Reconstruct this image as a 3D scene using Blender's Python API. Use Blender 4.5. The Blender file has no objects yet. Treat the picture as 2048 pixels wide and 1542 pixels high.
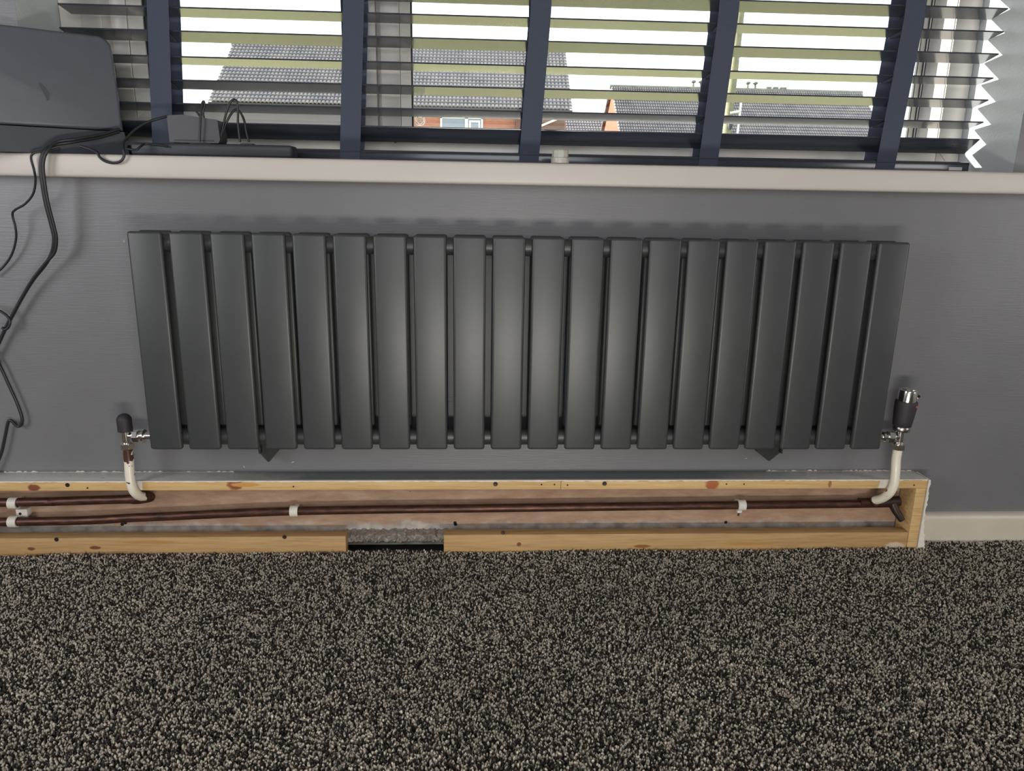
import bpy, bmesh, math, random
import numpy as np
from mathutils import Vector, Matrix

random.seed(7)
rng = np.random.default_rng(7)
scene = bpy.context.scene
col = scene.collection

# ------------------------------------------------------------------ camera
F_PX, CAM = 1461.27, Vector((-0.1013, -1.5109, 0.7473))
PITCH, YAW, ROLL = 0.2509, 0.0518, 0.0172
_f = Vector((math.sin(YAW) * math.cos(PITCH), math.cos(YAW) * math.cos(PITCH), -math.sin(PITCH)))
_r = Vector((math.cos(YAW), -math.sin(YAW), 0.0))
_u = _r.cross(_f)
R_ = math.cos(ROLL) * _r + math.sin(ROLL) * _u
U_ = -math.sin(ROLL) * _r + math.cos(ROLL) * _u
cam_data = bpy.data.cameras.new('camera')
cam_data.sensor_width = 36.0
cam_data.lens = F_PX / 2048.0 * 36.0
cam_data.clip_start, cam_data.clip_end = 0.02, 500.0
cam = bpy.data.objects.new('camera', cam_data)
col.objects.link(cam)
m3 = Matrix((R_, U_, -_f)).transposed()
cam.matrix_world = Matrix.Translation(CAM) @ m3.to_4x4()
scene.camera = cam


def at(px, py, Y):
    """point of the plane y = Y seen at a photo pixel"""
    d = _f + (px - 1024) / F_PX * R_ - (py - 771) / F_PX * U_
    return CAM + d * ((Y - CAM.y) / d.y)


# ------------------------------------------------------------------ world, sun, added fill lights, exposure
SUN_DIR = Vector((3.0, -1.0, -0.78)).normalized()
world = bpy.data.worlds.new('sky')
scene.world = world
world.use_nodes = True
bg = world.node_tree.nodes['Background']
bg.inputs['Color'].default_value = (0.90, 0.95, 1.0, 1)
bg.inputs['Strength'].default_value = 2.6

sun_d = bpy.data.lights.new('sun', 'SUN')
sun_d.energy = 18.0
sun_d.angle = 0.009
sun_d.color = (1.0, 0.94, 0.84)
sun = bpy.data.objects.new('sun', sun_d)
sun.rotation_euler = SUN_DIR.to_track_quat('-Z', 'Y').to_euler()
sun.location = (-6, 10, 9)
col.objects.link(sun)


def area(name, loc, target, sx, sy, power, color):
    d = bpy.data.lights.new(name, 'AREA')
    d.shape = 'RECTANGLE'
    d.size, d.size_y, d.energy, d.color = sx, sy, power, color
    o = bpy.data.objects.new(name, d)
    o.location = loc
    o.rotation_euler = (Vector(target) - Vector(loc)).to_track_quat('-Z', 'Y').to_euler()
    col.objects.link(o)
    return o


# added fill lights, no source seen: low for upward shadows, rear, and both sides
area('low_fill', (0.05, -1.85, 0.10), (0.0, 0.0, 0.60), 0.75, 0.18, 13.5, (1.0, 0.96, 0.87))
area('rear_fill', (0.0, -3.1, 1.20), (0.0, 0.0, 0.5), 1.5, 1.1, 15.5, (0.95, 0.97, 1.0))
area('side_fill', (-2.1, -1.55, 1.0), (-0.9, 0.0, 0.5), 1.0, 0.9, 19.0, (0.97, 0.96, 1.0))
area('side_fill', (2.2, -1.0, 0.75), (0.9, 0.0, 0.5), 0.8, 0.8, 7.5, (1.0, 0.98, 0.97))

scene.view_settings.view_transform = 'Standard'
scene.view_settings.look = 'None'
scene.view_settings.gamma = 1.0
scene.view_settings.use_curve_mapping = False
scene.view_settings.exposure = 0.14


# ------------------------------------------------------------------ materials
def srgb(r, g, b):
    def c(v):
        v /= 255.0
        return v / 12.92 if v <= 0.04045 else ((v + 0.055) / 1.055) ** 2.4
    return (c(r), c(g), c(b), 1.0)


class Nodes:
    """small helper round a node tree"""
    def __init__(self, name):
        self.mat = bpy.data.materials.new(name)
        self.mat.use_nodes = True
        self.t = self.mat.node_tree
        self.n, self.l = self.t.nodes, self.t.links
        self.bsdf = self.n['Principled BSDF']

    def node(self, kind, **kw):
        nd = self.n.new(kind)
        for k, v in kw.items():
            if k in nd.inputs:
                nd.inputs[k].default_value = v
            else:
                setattr(nd, k, v)
        return nd

    def link(self, a, b):
        self.l.new(a, b)

    def coords(self, scale=(1, 1, 1), kind='Object', loc=(0, 0, 0)):
        tc = self.node('ShaderNodeTexCoord')
        mp = self.node('ShaderNodeMapping')
        mp.inputs['Scale'].default_value = scale
        mp.inputs['Location'].default_value = loc
        self.link(tc.outputs[kind], mp.inputs['Vector'])
        return mp.outputs['Vector']

    def noise(self, vec, scale, detail=4, rough=0.55):
        nz = self.node('ShaderNodeTexNoise')
        nz.inputs['Scale'].default_value = scale
        nz.inputs['Detail'].default_value = detail
        nz.inputs['Roughness'].default_value = rough
        self.link(vec, nz.inputs['Vector'])
        return nz.outputs['Fac']

    def ramp(self, fac, stops):
        rp = self.node('ShaderNodeValToRGB')
        el = rp.color_ramp.elements
        while len(el) < len(stops):
            el.new(0.5)
        for e, (p, c) in zip(el, stops):
            e.position, e.color = p, c
        self.link(fac, rp.inputs['Fac'])
        return rp.outputs['Color']

    def mix(self, fac, a, b, blend='MIX'):
        mx = self.node('ShaderNodeMix', data_type='RGBA', blend_type=blend)
        for sock, v in ((mx.inputs[0], fac), (mx.inputs[6], a), (mx.inputs[7], b)):
            if hasattr(v, 'is_linked'):
                self.link(v, sock)
            else:
                sock.default_value = v
        return mx.outputs[2]

    def math(self, op, a, b=0.0, c=None):
        mt = self.node('ShaderNodeMath', operation=op)
        for i, v in enumerate((a, b) if c is None else (a, b, c)):
            if hasattr(v, 'is_linked'):
                self.link(v, mt.inputs[i])
            else:
                mt.inputs[i].default_value = v
        return mt.outputs[0]

    def color(self, sock):
        self.link(sock, self.bsdf.inputs['Base Color'])

    def bump(self, fac, strength, dist):
        b = self.node('ShaderNodeBump')
        b.inputs['Strength'].default_value = strength
        b.inputs['Distance'].default_value = dist
        self.link(fac, b.inputs['Height'])
        self.link(b.outputs['Normal'], self.bsdf.inputs['Normal'])

    def set(self, rough=None, metal=None, spec=None, base=None, coat=None):
        i = self.bsdf.inputs
        if rough is not None:
            i['Roughness'].default_value = rough
        if metal is not None:
            i['Metallic'].default_value = metal
        if spec is not None:
            i['Specular IOR Level'].default_value = spec
        if base is not None:
            i['Base Color'].default_value = base
        if coat is not None:
            i['Coat Weight'].default_value = coat
        return self


def simple(name, rgb, rough=0.5, metal=0.0, spec=0.5, var=0.0, scale=30.0, bump=0.0, bscale=200.0, bdist=0.001, coat=None):
    nd = Nodes(name).set(rough, metal, spec, srgb(*rgb), coat)
    v = nd.coords()
    if var:
        a = srgb(*rgb)
        lo = tuple(x * (1 - var) for x in a[:3]) + (1,)
        hi = tuple(min(1, x * (1 + var)) for x in a[:3]) + (1,)
        nd.color(nd.ramp(nd.noise(v, scale), [(0.3, lo), (0.7, hi)]))
    if bump:
        nd.bump(nd.noise(v, bscale, 3), bump, bdist)
    return nd.mat


M = {}
# grey emulsion wall: horizontal brush relief, faint blotches
nd = Nodes('grey_wall_paint').set(0.37, spec=0.5)
v = nd.coords()
vs = nd.coords((6, 1, 120))
nd.color(nd.ramp(nd.noise(v, 5, 3), [(0.25, srgb(107, 107, 110)), (0.75, srgb(115, 115, 118))]))
nd.bump(nd.math('ADD', nd.noise(vs, 3, 4), nd.math('MULTIPLY', nd.noise(v, 260, 2), 0.35)), 0.24, 0.0012)
M['wall'] = nd.mat
# glossy pale grey reveal paint with roller texture
nd = Nodes('glossy_reveal_paint').set(0.3, spec=0.5, base=srgb(196, 201, 205))
v = nd.coords()
nd.bump(nd.noise(v, 230, 3), 0.5, 0.0012)
M['reveal'] = nd.mat
M['ceiling'] = simple('white_ceiling', (215, 213, 208), 0.8, var=0.03)
M['room'] = simple('room_wall_paint', (206, 203, 198), 0.7, var=0.04, scale=4)
M['sill'] = simple('white_gloss_sill', (196, 190, 183), 0.42, var=0.02, scale=6, bump=0.05, bscale=90, bdist=0.0005)
M['upvc'] = simple('white_plastic_frame', (232, 228, 220), 0.3, var=0.02, scale=12)
M['gasket'] = simple('black_gasket', (38, 42, 48), 0.6, var=0.1)
M['skirting'] = simple('white_skirting_paint', (196, 188, 174), 0.35, var=0.05, scale=14, bump=0.1, bscale=60, bdist=0.001)
# radiator powder coat
nd = Nodes('anthracite_powder_coat').set(0.42, spec=0.62)
v = nd.coords()
nd.color(nd.ramp(nd.noise(v, 14, 3), [(0.3, srgb(52, 55, 56)), (0.7, srgb(57, 60, 61))]))
nd.bump(nd.noise(v, 900, 2), 0.12, 0.0004)
M['rad'] = nd.mat
M['rad_dark'] = simple('bracket_black_coat', (40, 42, 43), 0.45, var=0.05)
M['chrome'] = simple('polished_chrome', (225, 224, 222), 0.16, 1.0, var=0.03)
M['chrome_satin'] = simple('satin_chrome', (170, 165, 158), 0.3, 1.0, var=0.05)
M['black_rubber'] = simple('soft_black_plastic', (44, 41, 45), 0.62, var=0.06, bump=0.1, bscale=500, bdist=0.0003)
M['red_mark'] = simple('red_marking', (190, 62, 50), 0.5, var=0.05)
# copper, tarnished
nd = Nodes('tarnished_copper').set(0.42, 0.55)
v = nd.coords((8, 40, 40))
n1 = nd.noise(v, 4, 5, 0.65)
nd.color(nd.ramp(n1, [(0.25, srgb(40, 30, 26)), (0.5, srgb(78, 53, 43)), (0.70, srgb(106, 70, 55)), (0.84, srgb(142, 120, 106))]))
nd.bump(n1, 0.2, 0.0006)
M['copper'] = nd.mat
# white painted copper with brown chips: chips near the top nut and scattered
nd = Nodes('chipped_white_pipe_paint').set(0.34)
v = nd.coords()
nz = nd.noise(v, 95, 3, 0.5)
geo = nd.node('ShaderNodeTexCoord')
sep = nd.node('ShaderNodeSeparateXYZ')
nd.link(geo.outputs['Object'], sep.inputs[0])
top = nd.math('SMOOTH_MIN', nd.math('MULTIPLY', nd.math('SUBTRACT', sep.outputs[2], 0.208), 30.0), 0.33, 0.05)
xl = nd.math('LESS_THAN', sep.outputs[0], 0.0)
top = nd.math('MULTIPLY', nd.math('MAXIMUM', top, 0.0), nd.math('MULTIPLY', xl, 0.78))
chip = nd.math('GREATER_THAN', nd.math('ADD', nz, top), 0.685)
nd.color(nd.mix(chip, srgb(226, 218, 202), srgb(74, 48, 36)))
M['pipe_white'] = nd.mat
M['clip'] = simple('white_clip_plastic', (212, 206, 196), 0.45, var=0.05)


# pine with long grain and knots given as ellipses (x, z, rx, rz) in metres
def pine(name, base, dark, knots=(), blot=0.0):
    nd = Nodes(name).set(0.55, spec=0.35)
    vec = nd.coords((3.0, 30, 60))
    g = nd.noise(vec, 4.0, 5, 0.6)
    c = nd.ramp(g, [(0.28, srgb(*dark)), (0.5, srgb(*base)), (0.8, srgb(*[min(255, int(q * 1.1)) for q in base]))])
    big = nd.noise(nd.coords((2, 6, 14)), 2.2, 3)
    c = nd.mix(nd.math('MULTIPLY', big, 0.55), c, srgb(*[int(q * 0.84) for q in base]), 'MIX')
    tc = nd.node('ShaderNodeTexCoord')
    sp = nd.node('ShaderNodeSeparateXYZ')
    nd.link(tc.outputs['Object'], sp.inputs[0])
    wob = nd.math('MULTIPLY', nd.math('SUBTRACT', nd.noise(nd.coords(), 130, 2), 0.5), 0.9)
    for (kx, kz, rx, rz, rgb) in knots:
        dx = nd.math('DIVIDE', nd.math('SUBTRACT', sp.outputs[0], kx), rx)
        dz = nd.math('DIVIDE', nd.math('SUBTRACT', sp.outputs[2], kz), rz)
        d = nd.math('ADD', nd.math('ADD', nd.math('MULTIPLY', dx, dx), nd.math('MULTIPLY', dz, dz)), wob)
        msk = nd.math('SUBTRACT', 1.0, nd.math('SMOOTH_MIN', nd.math('MAXIMUM', nd.math('SUBTRACT', nd.math('MULTIPLY', d, 1.6), 0.9), 0.0), 1.0, 0.1))
        c = nd.mix(msk, c, srgb(*rgb))
    nd.color(c)
    nd.bump(g, 0.12, 0.0006)
    return nd.mat


def kn(px, py, rpx, rpz, rgb=(112, 66, 42), Y=-0.056):
    p = at(px, py, Y)
    return (p.x, p.z, rpx * 0.00104, rpz * 0.00104, rgb)


M['pine_strip'] = pine('pine_top_strip', (207, 173, 120), (190, 151, 95),
                       [kn(67, 976, 13, 8, (126, 74, 48)), kn(470, 970, 17, 12, (136, 78, 44)), kn(1425, 969, 15, 13, (158, 92, 54)),
                        kn(1660, 968, 4, 8, (150, 112, 68)), kn(490, 970, 30, 5, (190, 140, 80))])
M['pine_batten'] = pine('pine_bottom_batten', (180, 147, 101), (156, 119, 76),
                        [kn(1038, 1089, 5, 5), kn(190, 1096, 12, 4), kn(1285, 1093, 18, 4, (128, 84, 48)), kn(62, 1098, 8, 4),
                         kn(1790, 1092, 22, 9, (196, 178, 158)), kn(300, 1085, 60, 3, (166, 124, 70)), kn(1500, 1088, 60, 3, (170, 126, 72))])
M['pine_end'] = pine('pine_end_board', (206, 172, 122), (174, 134, 86), [])
# painted top of the boxing: grey in the middle, whiter at its ends, dirt specks
nd = Nodes('boxing_top_paint').set(0.38)
v = nd.coords()
tc = nd.node('ShaderNodeTexCoord')
sp = nd.node('ShaderNodeSeparateXYZ')
nd.link(tc.outputs['Object'], sp.inputs[0])
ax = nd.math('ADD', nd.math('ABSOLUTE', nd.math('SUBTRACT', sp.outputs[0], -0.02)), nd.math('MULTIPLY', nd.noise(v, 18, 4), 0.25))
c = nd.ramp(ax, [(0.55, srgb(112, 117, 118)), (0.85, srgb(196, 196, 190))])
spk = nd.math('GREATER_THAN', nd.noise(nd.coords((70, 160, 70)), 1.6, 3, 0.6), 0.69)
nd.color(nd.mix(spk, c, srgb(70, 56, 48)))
M['box_top'] = nd.mat
M['white_flake'] = simple('torn_white_paint', (214, 208, 198), 0.6, var=0.06, scale=60, bump=0.3, bscale=120, bdist=0.002)
# exposed plaster, pinkish with grey filler low down
nd = Nodes('exposed_plaster').set(0.75, spec=0.25)
v = nd.coords()
tc = nd.node('ShaderNodeTexCoord')
sp = nd.node('ShaderNodeSeparateXYZ')
nd.link(tc.outputs['Object'], sp.inputs[0])
n1 = nd.noise(nd.coords((4, 4, 14)), 3, 6, 0.65)
c = nd.ramp(n1, [(0.25, srgb(140, 110, 90)), (0.5, srgb(164, 135, 113)), (0.75, srgb(184, 158, 138))])
low = nd.math('SUBTRACT', nd.math('ADD', nd.math('MULTIPLY', nd.math('SUBTRACT', 0.045, sp.outputs[2]), 16.0), nd.noise(nd.coords((5, 5, 9)), 2.2, 5, 0.7)), 0.5)
low = nd.math('SMOOTH_MIN', nd.math('MAXIMUM', nd.math('MULTIPLY', low, 5.0), 0.0), 1.0, 0.1)
c = nd.mix(low, c, nd.ramp(nd.noise(v, 34, 5), [(0.3, srgb(128, 122, 118)), (0.6, srgb(178, 170, 160))]))
crack = nd.math('GREATER_THAN', nd.noise(nd.coords((20, 20, 55)), 2.4, 4, 0.7), 0.72)
c = nd.mix(nd.math('MULTIPLY', crack, 0.75), c, srgb(96, 78, 68))
nd.color(c)
nd.bump(nd.math('ADD', n1, nd.noise(v, 60, 5)), 0.35, 0.003)
M['plaster'] = nd.mat
M['mortar'] = simple('grey_mortar', (140, 134, 126), 0.9, var=0.3, scale=90, bump=0.8, bscale=160, bdist=0.004)
M['hole_shade'] = simple('painted_hole_shade', (20, 18, 17), 0.9, var=0.1)  # near-black colour painted for the shade inside holes and gaps
M['screw'] = simple('dark_screw_head', (62, 50, 44), 0.45, 0.6, var=0.1)
# carpet pile
nd = Nodes('speckled_carpet_pile').set(0.9, spec=0.15)
atn = nd.node('ShaderNodeAttribute', attribute_name='tone')
nd.color(nd.ramp(atn.outputs['Fac'], [(0.0, srgb(40, 38, 36)), (0.42, srgb(74, 70, 65)), (0.56, srgb(178, 168, 153)), (1.0, srgb(212, 202, 187))]))
M['pile'] = nd.mat
nd = Nodes('carpet_backing').set(0.95, spec=0.1)
v = nd.coords()
nd.color(nd.ramp(nd.noise(v, 330, 2), [(0.42, srgb(34, 32, 30)), (0.6, srgb(150, 140, 126))]))
nd.bump(nd.noise(v, 330, 2), 0.8, 0.004)
M['carpet'] = nd.mat
# blind
nd = Nodes('lacquered_slat').set(0.2, spec=0.62, coat=0.35)
v = nd.coords((3, 60, 60))
nd.color(nd.ramp(nd.noise(v, 3, 3), [(0.3, srgb(54, 58, 68)), (0.7, srgb(61, 65, 76))]))
nd.bsdf.inputs['Coat Roughness'].default_value = 0.12
M['slat'] = nd.mat
nd = Nodes('blind_tape_fabric').set(0.85, spec=0.2)
v = nd.coords((700, 700, 700))
nd.color(nd.ramp(nd.noise(v, 1.0, 2), [(0.3, srgb(66, 71, 86)), (0.7, srgb(80, 86, 102))]))
M['tape'] = nd.mat
M['cord'] = simple('dark_cord', (46, 48, 56), 0.7, var=0.1)
M['label'] = simple('white_paper_label', (205, 205, 202), 0.6, var=0.02)
# glass
nd = Nodes('clear_pane')
nd.n.remove(nd.bsdf)
tr = nd.node('ShaderNodeBsdfTransparent')
gl = nd.node('ShaderNodeBsdfGlossy', Roughness=0.02)
fr = nd.node('ShaderNodeFresnel', IOR=1.45)
dirt = nd.noise(nd.coords(), 3.0, 4)
tr.inputs['Color'].default_value = (0.985, 0.99, 0.985, 1)
mx = nd.node('ShaderNodeMixShader')
nd.link(nd.math('MULTIPLY', fr.outputs[0], nd.math('ADD', nd.math('MULTIPLY', dirt, 0.15), 0.3)), mx.inputs[0])
nd.link(tr.outputs[0], mx.inputs[1])
nd.link(gl.outputs[0], mx.inputs[2])
nd.link(mx.outputs[0], nd.n['Material Output'].inputs['Surface'])
M['glass'] = nd.mat
nd = Nodes('white_translucent_print').set(0.5, base=srgb(238, 238, 236))
tl = nd.node('ShaderNodeBsdfTranslucent')
tl.inputs['Color'].default_value = (0.9, 0.9, 0.88, 1)
mx = nd.node('ShaderNodeMixShader')
nd.link(nd.math('ADD', nd.math('MULTIPLY', nd.noise(nd.coords(), 90), 0.1), 0.65), mx.inputs[0])
nd.link(nd.bsdf.outputs[0], mx.inputs[1])
nd.link(tl.outputs[0], mx.inputs[2])
nd.link(mx.outputs[0], nd.n['Material Output'].inputs['Surface'])
M['badge'] = nd.mat
# things on the sill
M['device'] = simple('dark_grey_plastic', (86, 89, 98), 0.42, var=0.05, scale=40, bump=0.05, bscale=600, bdist=0.0003)
M['device_dark'] = simple('charcoal_plastic', (56, 59, 67), 0.5, var=0.05)
M['logo'] = simple('faint_dark_logo', (64, 66, 74), 0.3, var=0.03)
M['cable'] = simple('black_cable', (34, 35, 39), 0.4, var=0.08)
M['adapter'] = simple('graphite_plastic', (74, 74, 80), 0.4, var=0.05)
nd = Nodes('frosted_clear_plastic').set(0.3, base=srgb(214, 212, 200))
nd.bsdf.inputs['Transmission Weight'].default_value = 0.35
nd.link(nd.ramp(nd.noise(nd.coords(), 60, 2), [(0.3, srgb(206, 204, 190)), (0.7, srgb(222, 220, 210))]), nd.bsdf.inputs['Base Color'])
M['cap'] = nd.mat
# outdoors
nd = Nodes('sunny_lawn').set(0.9, spec=0.1)
nd.color(nd.ramp(nd.noise(nd.coords(), 2.2, 6), [(0.3, srgb(150, 151, 112)), (0.7, srgb(176, 175, 132))]))
M['lawn'] = nd.mat
nd = Nodes('concrete_roof_tile').set(0.45, spec=0.5)
v = nd.coords()
nd.color(nd.ramp(nd.noise(v, 1.3, 5, 0.7), [(0.3, srgb(96, 95, 100)), (0.55, srgb(118, 114, 114)), (0.8, srgb(142, 132, 126))]))
M['tile'] = nd.mat
M['ridge'] = simple('mossy_ridge_tile', (104, 106, 96), 0.8, var=0.25, scale=3)
nd = Nodes('red_brick_wall').set(0.85, spec=0.2)
bk = nd.node('ShaderNodeTexBrick')
bk.inputs['Scale'].default_value = 1.0
bk.inputs['Brick Width'].default_value = 0.225
bk.inputs['Row Height'].default_value = 0.075
bk.inputs['Mortar Size'].default_value = 0.006
bk.inputs['Color1'].default_value = srgb(150, 92, 74)
bk.inputs['Color2'].default_value = srgb(168, 104, 82)
bk.inputs['Mortar'].default_value = srgb(160, 140, 124)
tc = nd.node('ShaderNodeTexCoord')
sp = nd.node('ShaderNodeSeparateXYZ')
cb = nd.node('ShaderNodeCombineXYZ')
nd.link(tc.outputs['Object'], sp.inputs[0])
nd.link(nd.math('ADD', sp.outputs[0], sp.outputs[1]), cb.inputs[0])
nd.link(sp.outputs[2], cb.inputs[1])
nd.link(cb.outputs[0], bk.inputs['Vector'])
nd.color(bk.outputs['Color'])
M['brick'] = nd.mat
M['gable_brick'] = simple('orange_red_gable_brick', (148, 66, 44), 0.85, var=0.15, scale=3)
M['far_white'] = simple('white_house_joinery', (214, 216, 212), 0.5, var=0.03)
M['far_glass'] = simple('dark_house_glass', (120, 132, 146), 0.15, var=0.1, scale=2)
M['barge'] = simple('black_bargeboard', (46, 42, 42), 0.6, var=0.1)
M['timber_brown'] = simple('brown_stained_timber', (96, 68, 56), 0.7, var=0.15, scale=4)
M['pole'] = simple('weathered_pole_wood', (104, 104, 84), 0.85, var=0.16, scale=5)
M['pole_iron'] = simple('galvanised_iron', (190, 192, 194), 0.4, 0.5, var=0.1)


# ------------------------------------------------------------------ mesh helpers
class MB:
    """collects shapes in one bmesh; build() links it as ONE mesh object"""
    def __init__(self):
        self.bm = bmesh.new()

    def box(self, x0, x1, y0, y1, z0, z1, bev=0.0, seg=2):
        b = bmesh.new()
        bmesh.ops.create_cube(b, size=1.0)
        sx, sy, sz = abs(x1 - x0), abs(y1 - y0), abs(z1 - z0)
        for vv in b.verts:
            vv.co = Vector(((x0 + x1) / 2 + vv.co.x * sx, (y0 + y1) / 2 + vv.co.y * sy, (z0 + z1) / 2 + vv.co.z * sz))
        if bev:
            bmesh.ops.bevel(b, geom=list(b.edges), offset=min(bev, sx * .45, sy * .45, sz * .45), segments=seg, profile=0.5, affect='EDGES')
        self._merge(b)
        return self

    def _merge(self, b):
        me = bpy.data.meshes.new('tmp')
        b.to_mesh(me)
        b.free()
        self.bm.from_mesh(me)
        bpy.data.meshes.remove(me)

    def tube(self, pts, r, seg=12, caps=True):
        pts = [Vector(p) for p in pts]
        rad = r if isinstance(r, (list, tuple)) else [r] * len(pts)
        rings = []
        n_prev = None
        for i, p in enumerate(pts):
            a = pts[max(i - 1, 0)]
            c = pts[min(i + 1, len(pts) - 1)]
            t = (c - a).normalized()
            if n_prev is None:
                ref = Vector((0, 0, 1)) if abs(t.z) < 0.9 else Vector((1, 0, 0))
                nn = t.cross(ref).normalized()
            else:
                nn = (n_prev - t * n_prev.dot(t)).normalized()
            n_prev = nn
            bb = t.cross(nn)
            rings.append([self.bm.verts.new(p + (nn * math.cos(2 * math.pi * k / seg) + bb * math.sin(2 * math.pi * k / seg)) * rad[i]) for k in range(seg)])
        for q in range(len(rings) - 1):
            for k in range(seg):
                self.bm.faces.new((rings[q][k], rings[q][(k + 1) % seg], rings[q + 1][(k + 1) % seg], rings[q + 1][k]))
        if caps:
            self.bm.faces.new(list(reversed(rings[0])))
            self.bm.faces.new(rings[-1])
        return self

    def lathe(self, c, prof, seg=24, axis=(0, 0, 1)):
        """prof = (radius, distance along axis)"""
        c, ax = Vector(c), Vector(axis).normalized()
        ref = Vector((1, 0, 0)) if abs(ax.x) < 0.9 else Vector((0, 1, 0))
        e1 = (ref - ax * ref.dot(ax)).normalized()
        e2 = ax.cross(e1)
        rings = []
        for (rr, h) in prof:
            rings.append([self.bm.verts.new(c + ax * h + (e1 * math.cos(2 * math.pi * k / seg) + e2 * math.sin(2 * math.pi * k / seg)) * max(rr, 1e-5)) for k in range(seg)])
        for q in range(len(rings) - 1):
            for k in range(seg):
                self.bm.faces.new((rings[q][k], rings[q][(k + 1) % seg], rings[q + 1][(k + 1) % seg], rings[q + 1][k]))
        self.bm.faces.new(list(reversed(rings[0])))
        self.bm.faces.new(rings[-1])
        return self

    def prism(self, pts, ext):
        """closed 3-D outline extruded by vector ext"""
        ext = Vector(ext)
        a = [self.bm.verts.new(Vector(p)) for p in pts]
        b = [self.bm.verts.new(Vector(p) + ext) for p in pts]
        n = len(a)
        self.bm.faces.new(list(reversed(a)))
        self.bm.faces.new(b)
        for i in range(n):
            self.bm.faces.new((a[i], a[(i + 1) % n], b[(i + 1) % n], b[i]))
        return self

    def quad(self, pts):
        self.bm.faces.new([self.bm.verts.new(Vector(p)) for p in pts])
        return self

    def mesh(self, name, mat, smooth=True):
        bmesh.ops.recalc_face_normals(self.bm, faces=list(self.bm.faces))
        me = bpy.data.meshes.new(name)
        self.bm.to_mesh(me)
        self.bm.free()
        me.materials.append(mat)
        if smooth:
            me.shade_smooth()
            try:
                me.set_sharp_from_angle(angle=math.radians(38))
            except Exception:
                pass
        return me

    def build(self, name, mat, parent=None, smooth=True):
        return link_mesh(name, self.mesh(name, mat, smooth), parent)


def link_mesh(name, me, parent=None):
    o = bpy.data.objects.new(name, me)
    col.objects.link(o)
    if parent is not None:
        o.parent = parent
        o.matrix_parent_inverse = Matrix.Translation(-world_loc(parent))
    return o


def world_loc(o):
    # all objects here are unrotated; location chain is enough
    p = o.location.copy()
    if o.parent is not None:
        p = p + (o.matrix_parent_inverse.to_translation()) + world_loc(o.parent)
    return p


def thing(name, label, cat, loc=(0, 0, 0), group=None):
    o = bpy.data.objects.new(name, None)
    o.empty_display_size = 0.05
    col.objects.link(o)
    o.location = loc
    return tag(o, label, cat, group)


def tag(o, label=None, cat=None, group=None, kind=None):
    for k, vv in (('label', label), ('category', cat), ('group', group), ('kind', kind)):
        if vv:
            o[k] = vv
    return o


def struct(o, label=None, cat=None):
    return tag(o, label, cat, None, 'structure')


def smooth_path(pts, n=10):
    """Catmull-Rom through pts"""
    pts = [Vector(p) for p in pts]
    P = [pts[0] * 2 - pts[1]] + pts + [pts[-1] * 2 - pts[-2]]
    out = []
    for i in range(1, len(P) - 2):
        for k in range(n):
            t = k / n
            a, b, c, d = P[i - 1], P[i], P[i + 1], P[i + 2]
            out.append(0.5 * ((2 * b) + (c - a) * t + (2 * a - 5 * b + 4 * c - d) * t * t + (3 * b - a - 3 * c + d) * t ** 3))
    out.append(pts[-1])
    return out


# ------------------------------------------------------------------ the room shell
XL, XR, YB, H = -2.3, 2.3, -3.3, 2.4          # room
JL, JR = -0.946, 0.999                        # window reveal sides
SILL, SILL_B, HEAD = 0.8142, 0.7722, 2.02
SUB = -0.016                                  # level below the carpet pile
BOX_X, BOX_Y = 0.892, -0.055                  # right end and front of the pipe boxing
BOX_T = 0.1645
YF = 0.16                                     # face of the window frame

w = MB()
w.box(XL, JL, 0, 0.30, BOX_T - 0.01, H)
w.box(JR, XR, 0, 0.30, SUB, H)
w.box(JL, JR, 0, 0.30, BOX_T - 0.01, SILL_B + 0.006)
w.box(0.8685, JR, 0, 0.30, SUB, BOX_T - 0.01)
w.box(JL, JR, 0, 0.30, HEAD, H)
wall = struct(w.build('wall_far', M['wall'], smooth=False), 'dark grey painted wall below and beside the window', 'wall')
MB().box(XL, 0.8685, 0.004, 0.05, -0.012, BOX_T - 0.01).build('exposed_plaster', M['plaster'], wall)
MB().box(XL, 0.8685, 0.012, 0.30, -0.4, -0.012).build('dark_backing', M['hole_shade'], wall, smooth=False)  # dark box, its colour standing for shade behind the gap below the plaster
# reveal linings in gloss paint
def lining(x0, x1):
    MB().prism([(x0, 0.0003, SILL), (x1, YF - 0.0005, SILL), (x1, YF + 0.05, SILL), (x0, YF + 0.05, SILL)], (0, 0, HEAD - SILL)).build('reveal_lining', M['reveal'], wall, smooth=False)


lining(JL, JL + 0.004)
lining(JR, 0.9835)
MB().box(JL, JR, 0.0015, YF + 0.05, HEAD - 0.0025, HEAD + 0.001).build('reveal_lining', M['reveal'], wall, smooth=False)
# screw hole and little paint chips
p = at(1837, 793, 0)
MB().lathe((p.x, -0.0012, p.z), [(0.0034, 0), (0.0026, 0.0011)], 12, (0, -1, 0)).build('screw_hole', M['hole_shade'], wall)
MB().lathe((p.x - 0.003, -0.0008, p.z - 0.003), [(0.0032, 0), (0.002, 0.0011)], 7, (0, -1, 0)).build('filler_dab', M['white_flake'], wall)
for (cx, cy, s) in ((213, 821, 1.0), (585, 925, 1.2), (488, 934, 0.8), (1492, 917, 0.8), (248, 484, 1.2)):
    p = at(cx, cy, 0)
    a = random.uniform(0, 3)
    MB().prism([(p.x + 0.004 * s * math.cos(a), -0.0007, p.z + 0.004 * s * math.sin(a)), (p.x + 0.001 * s, -0.0007, p.z + 0.0016 * s),
                (p.x - 0.003 * s * math.cos(a), -0.0007, p.z - 0.003 * s * math.sin(a))], (0, 0.0006, 0)).build('paint_chip', M['white_flake'], wall)

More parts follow.
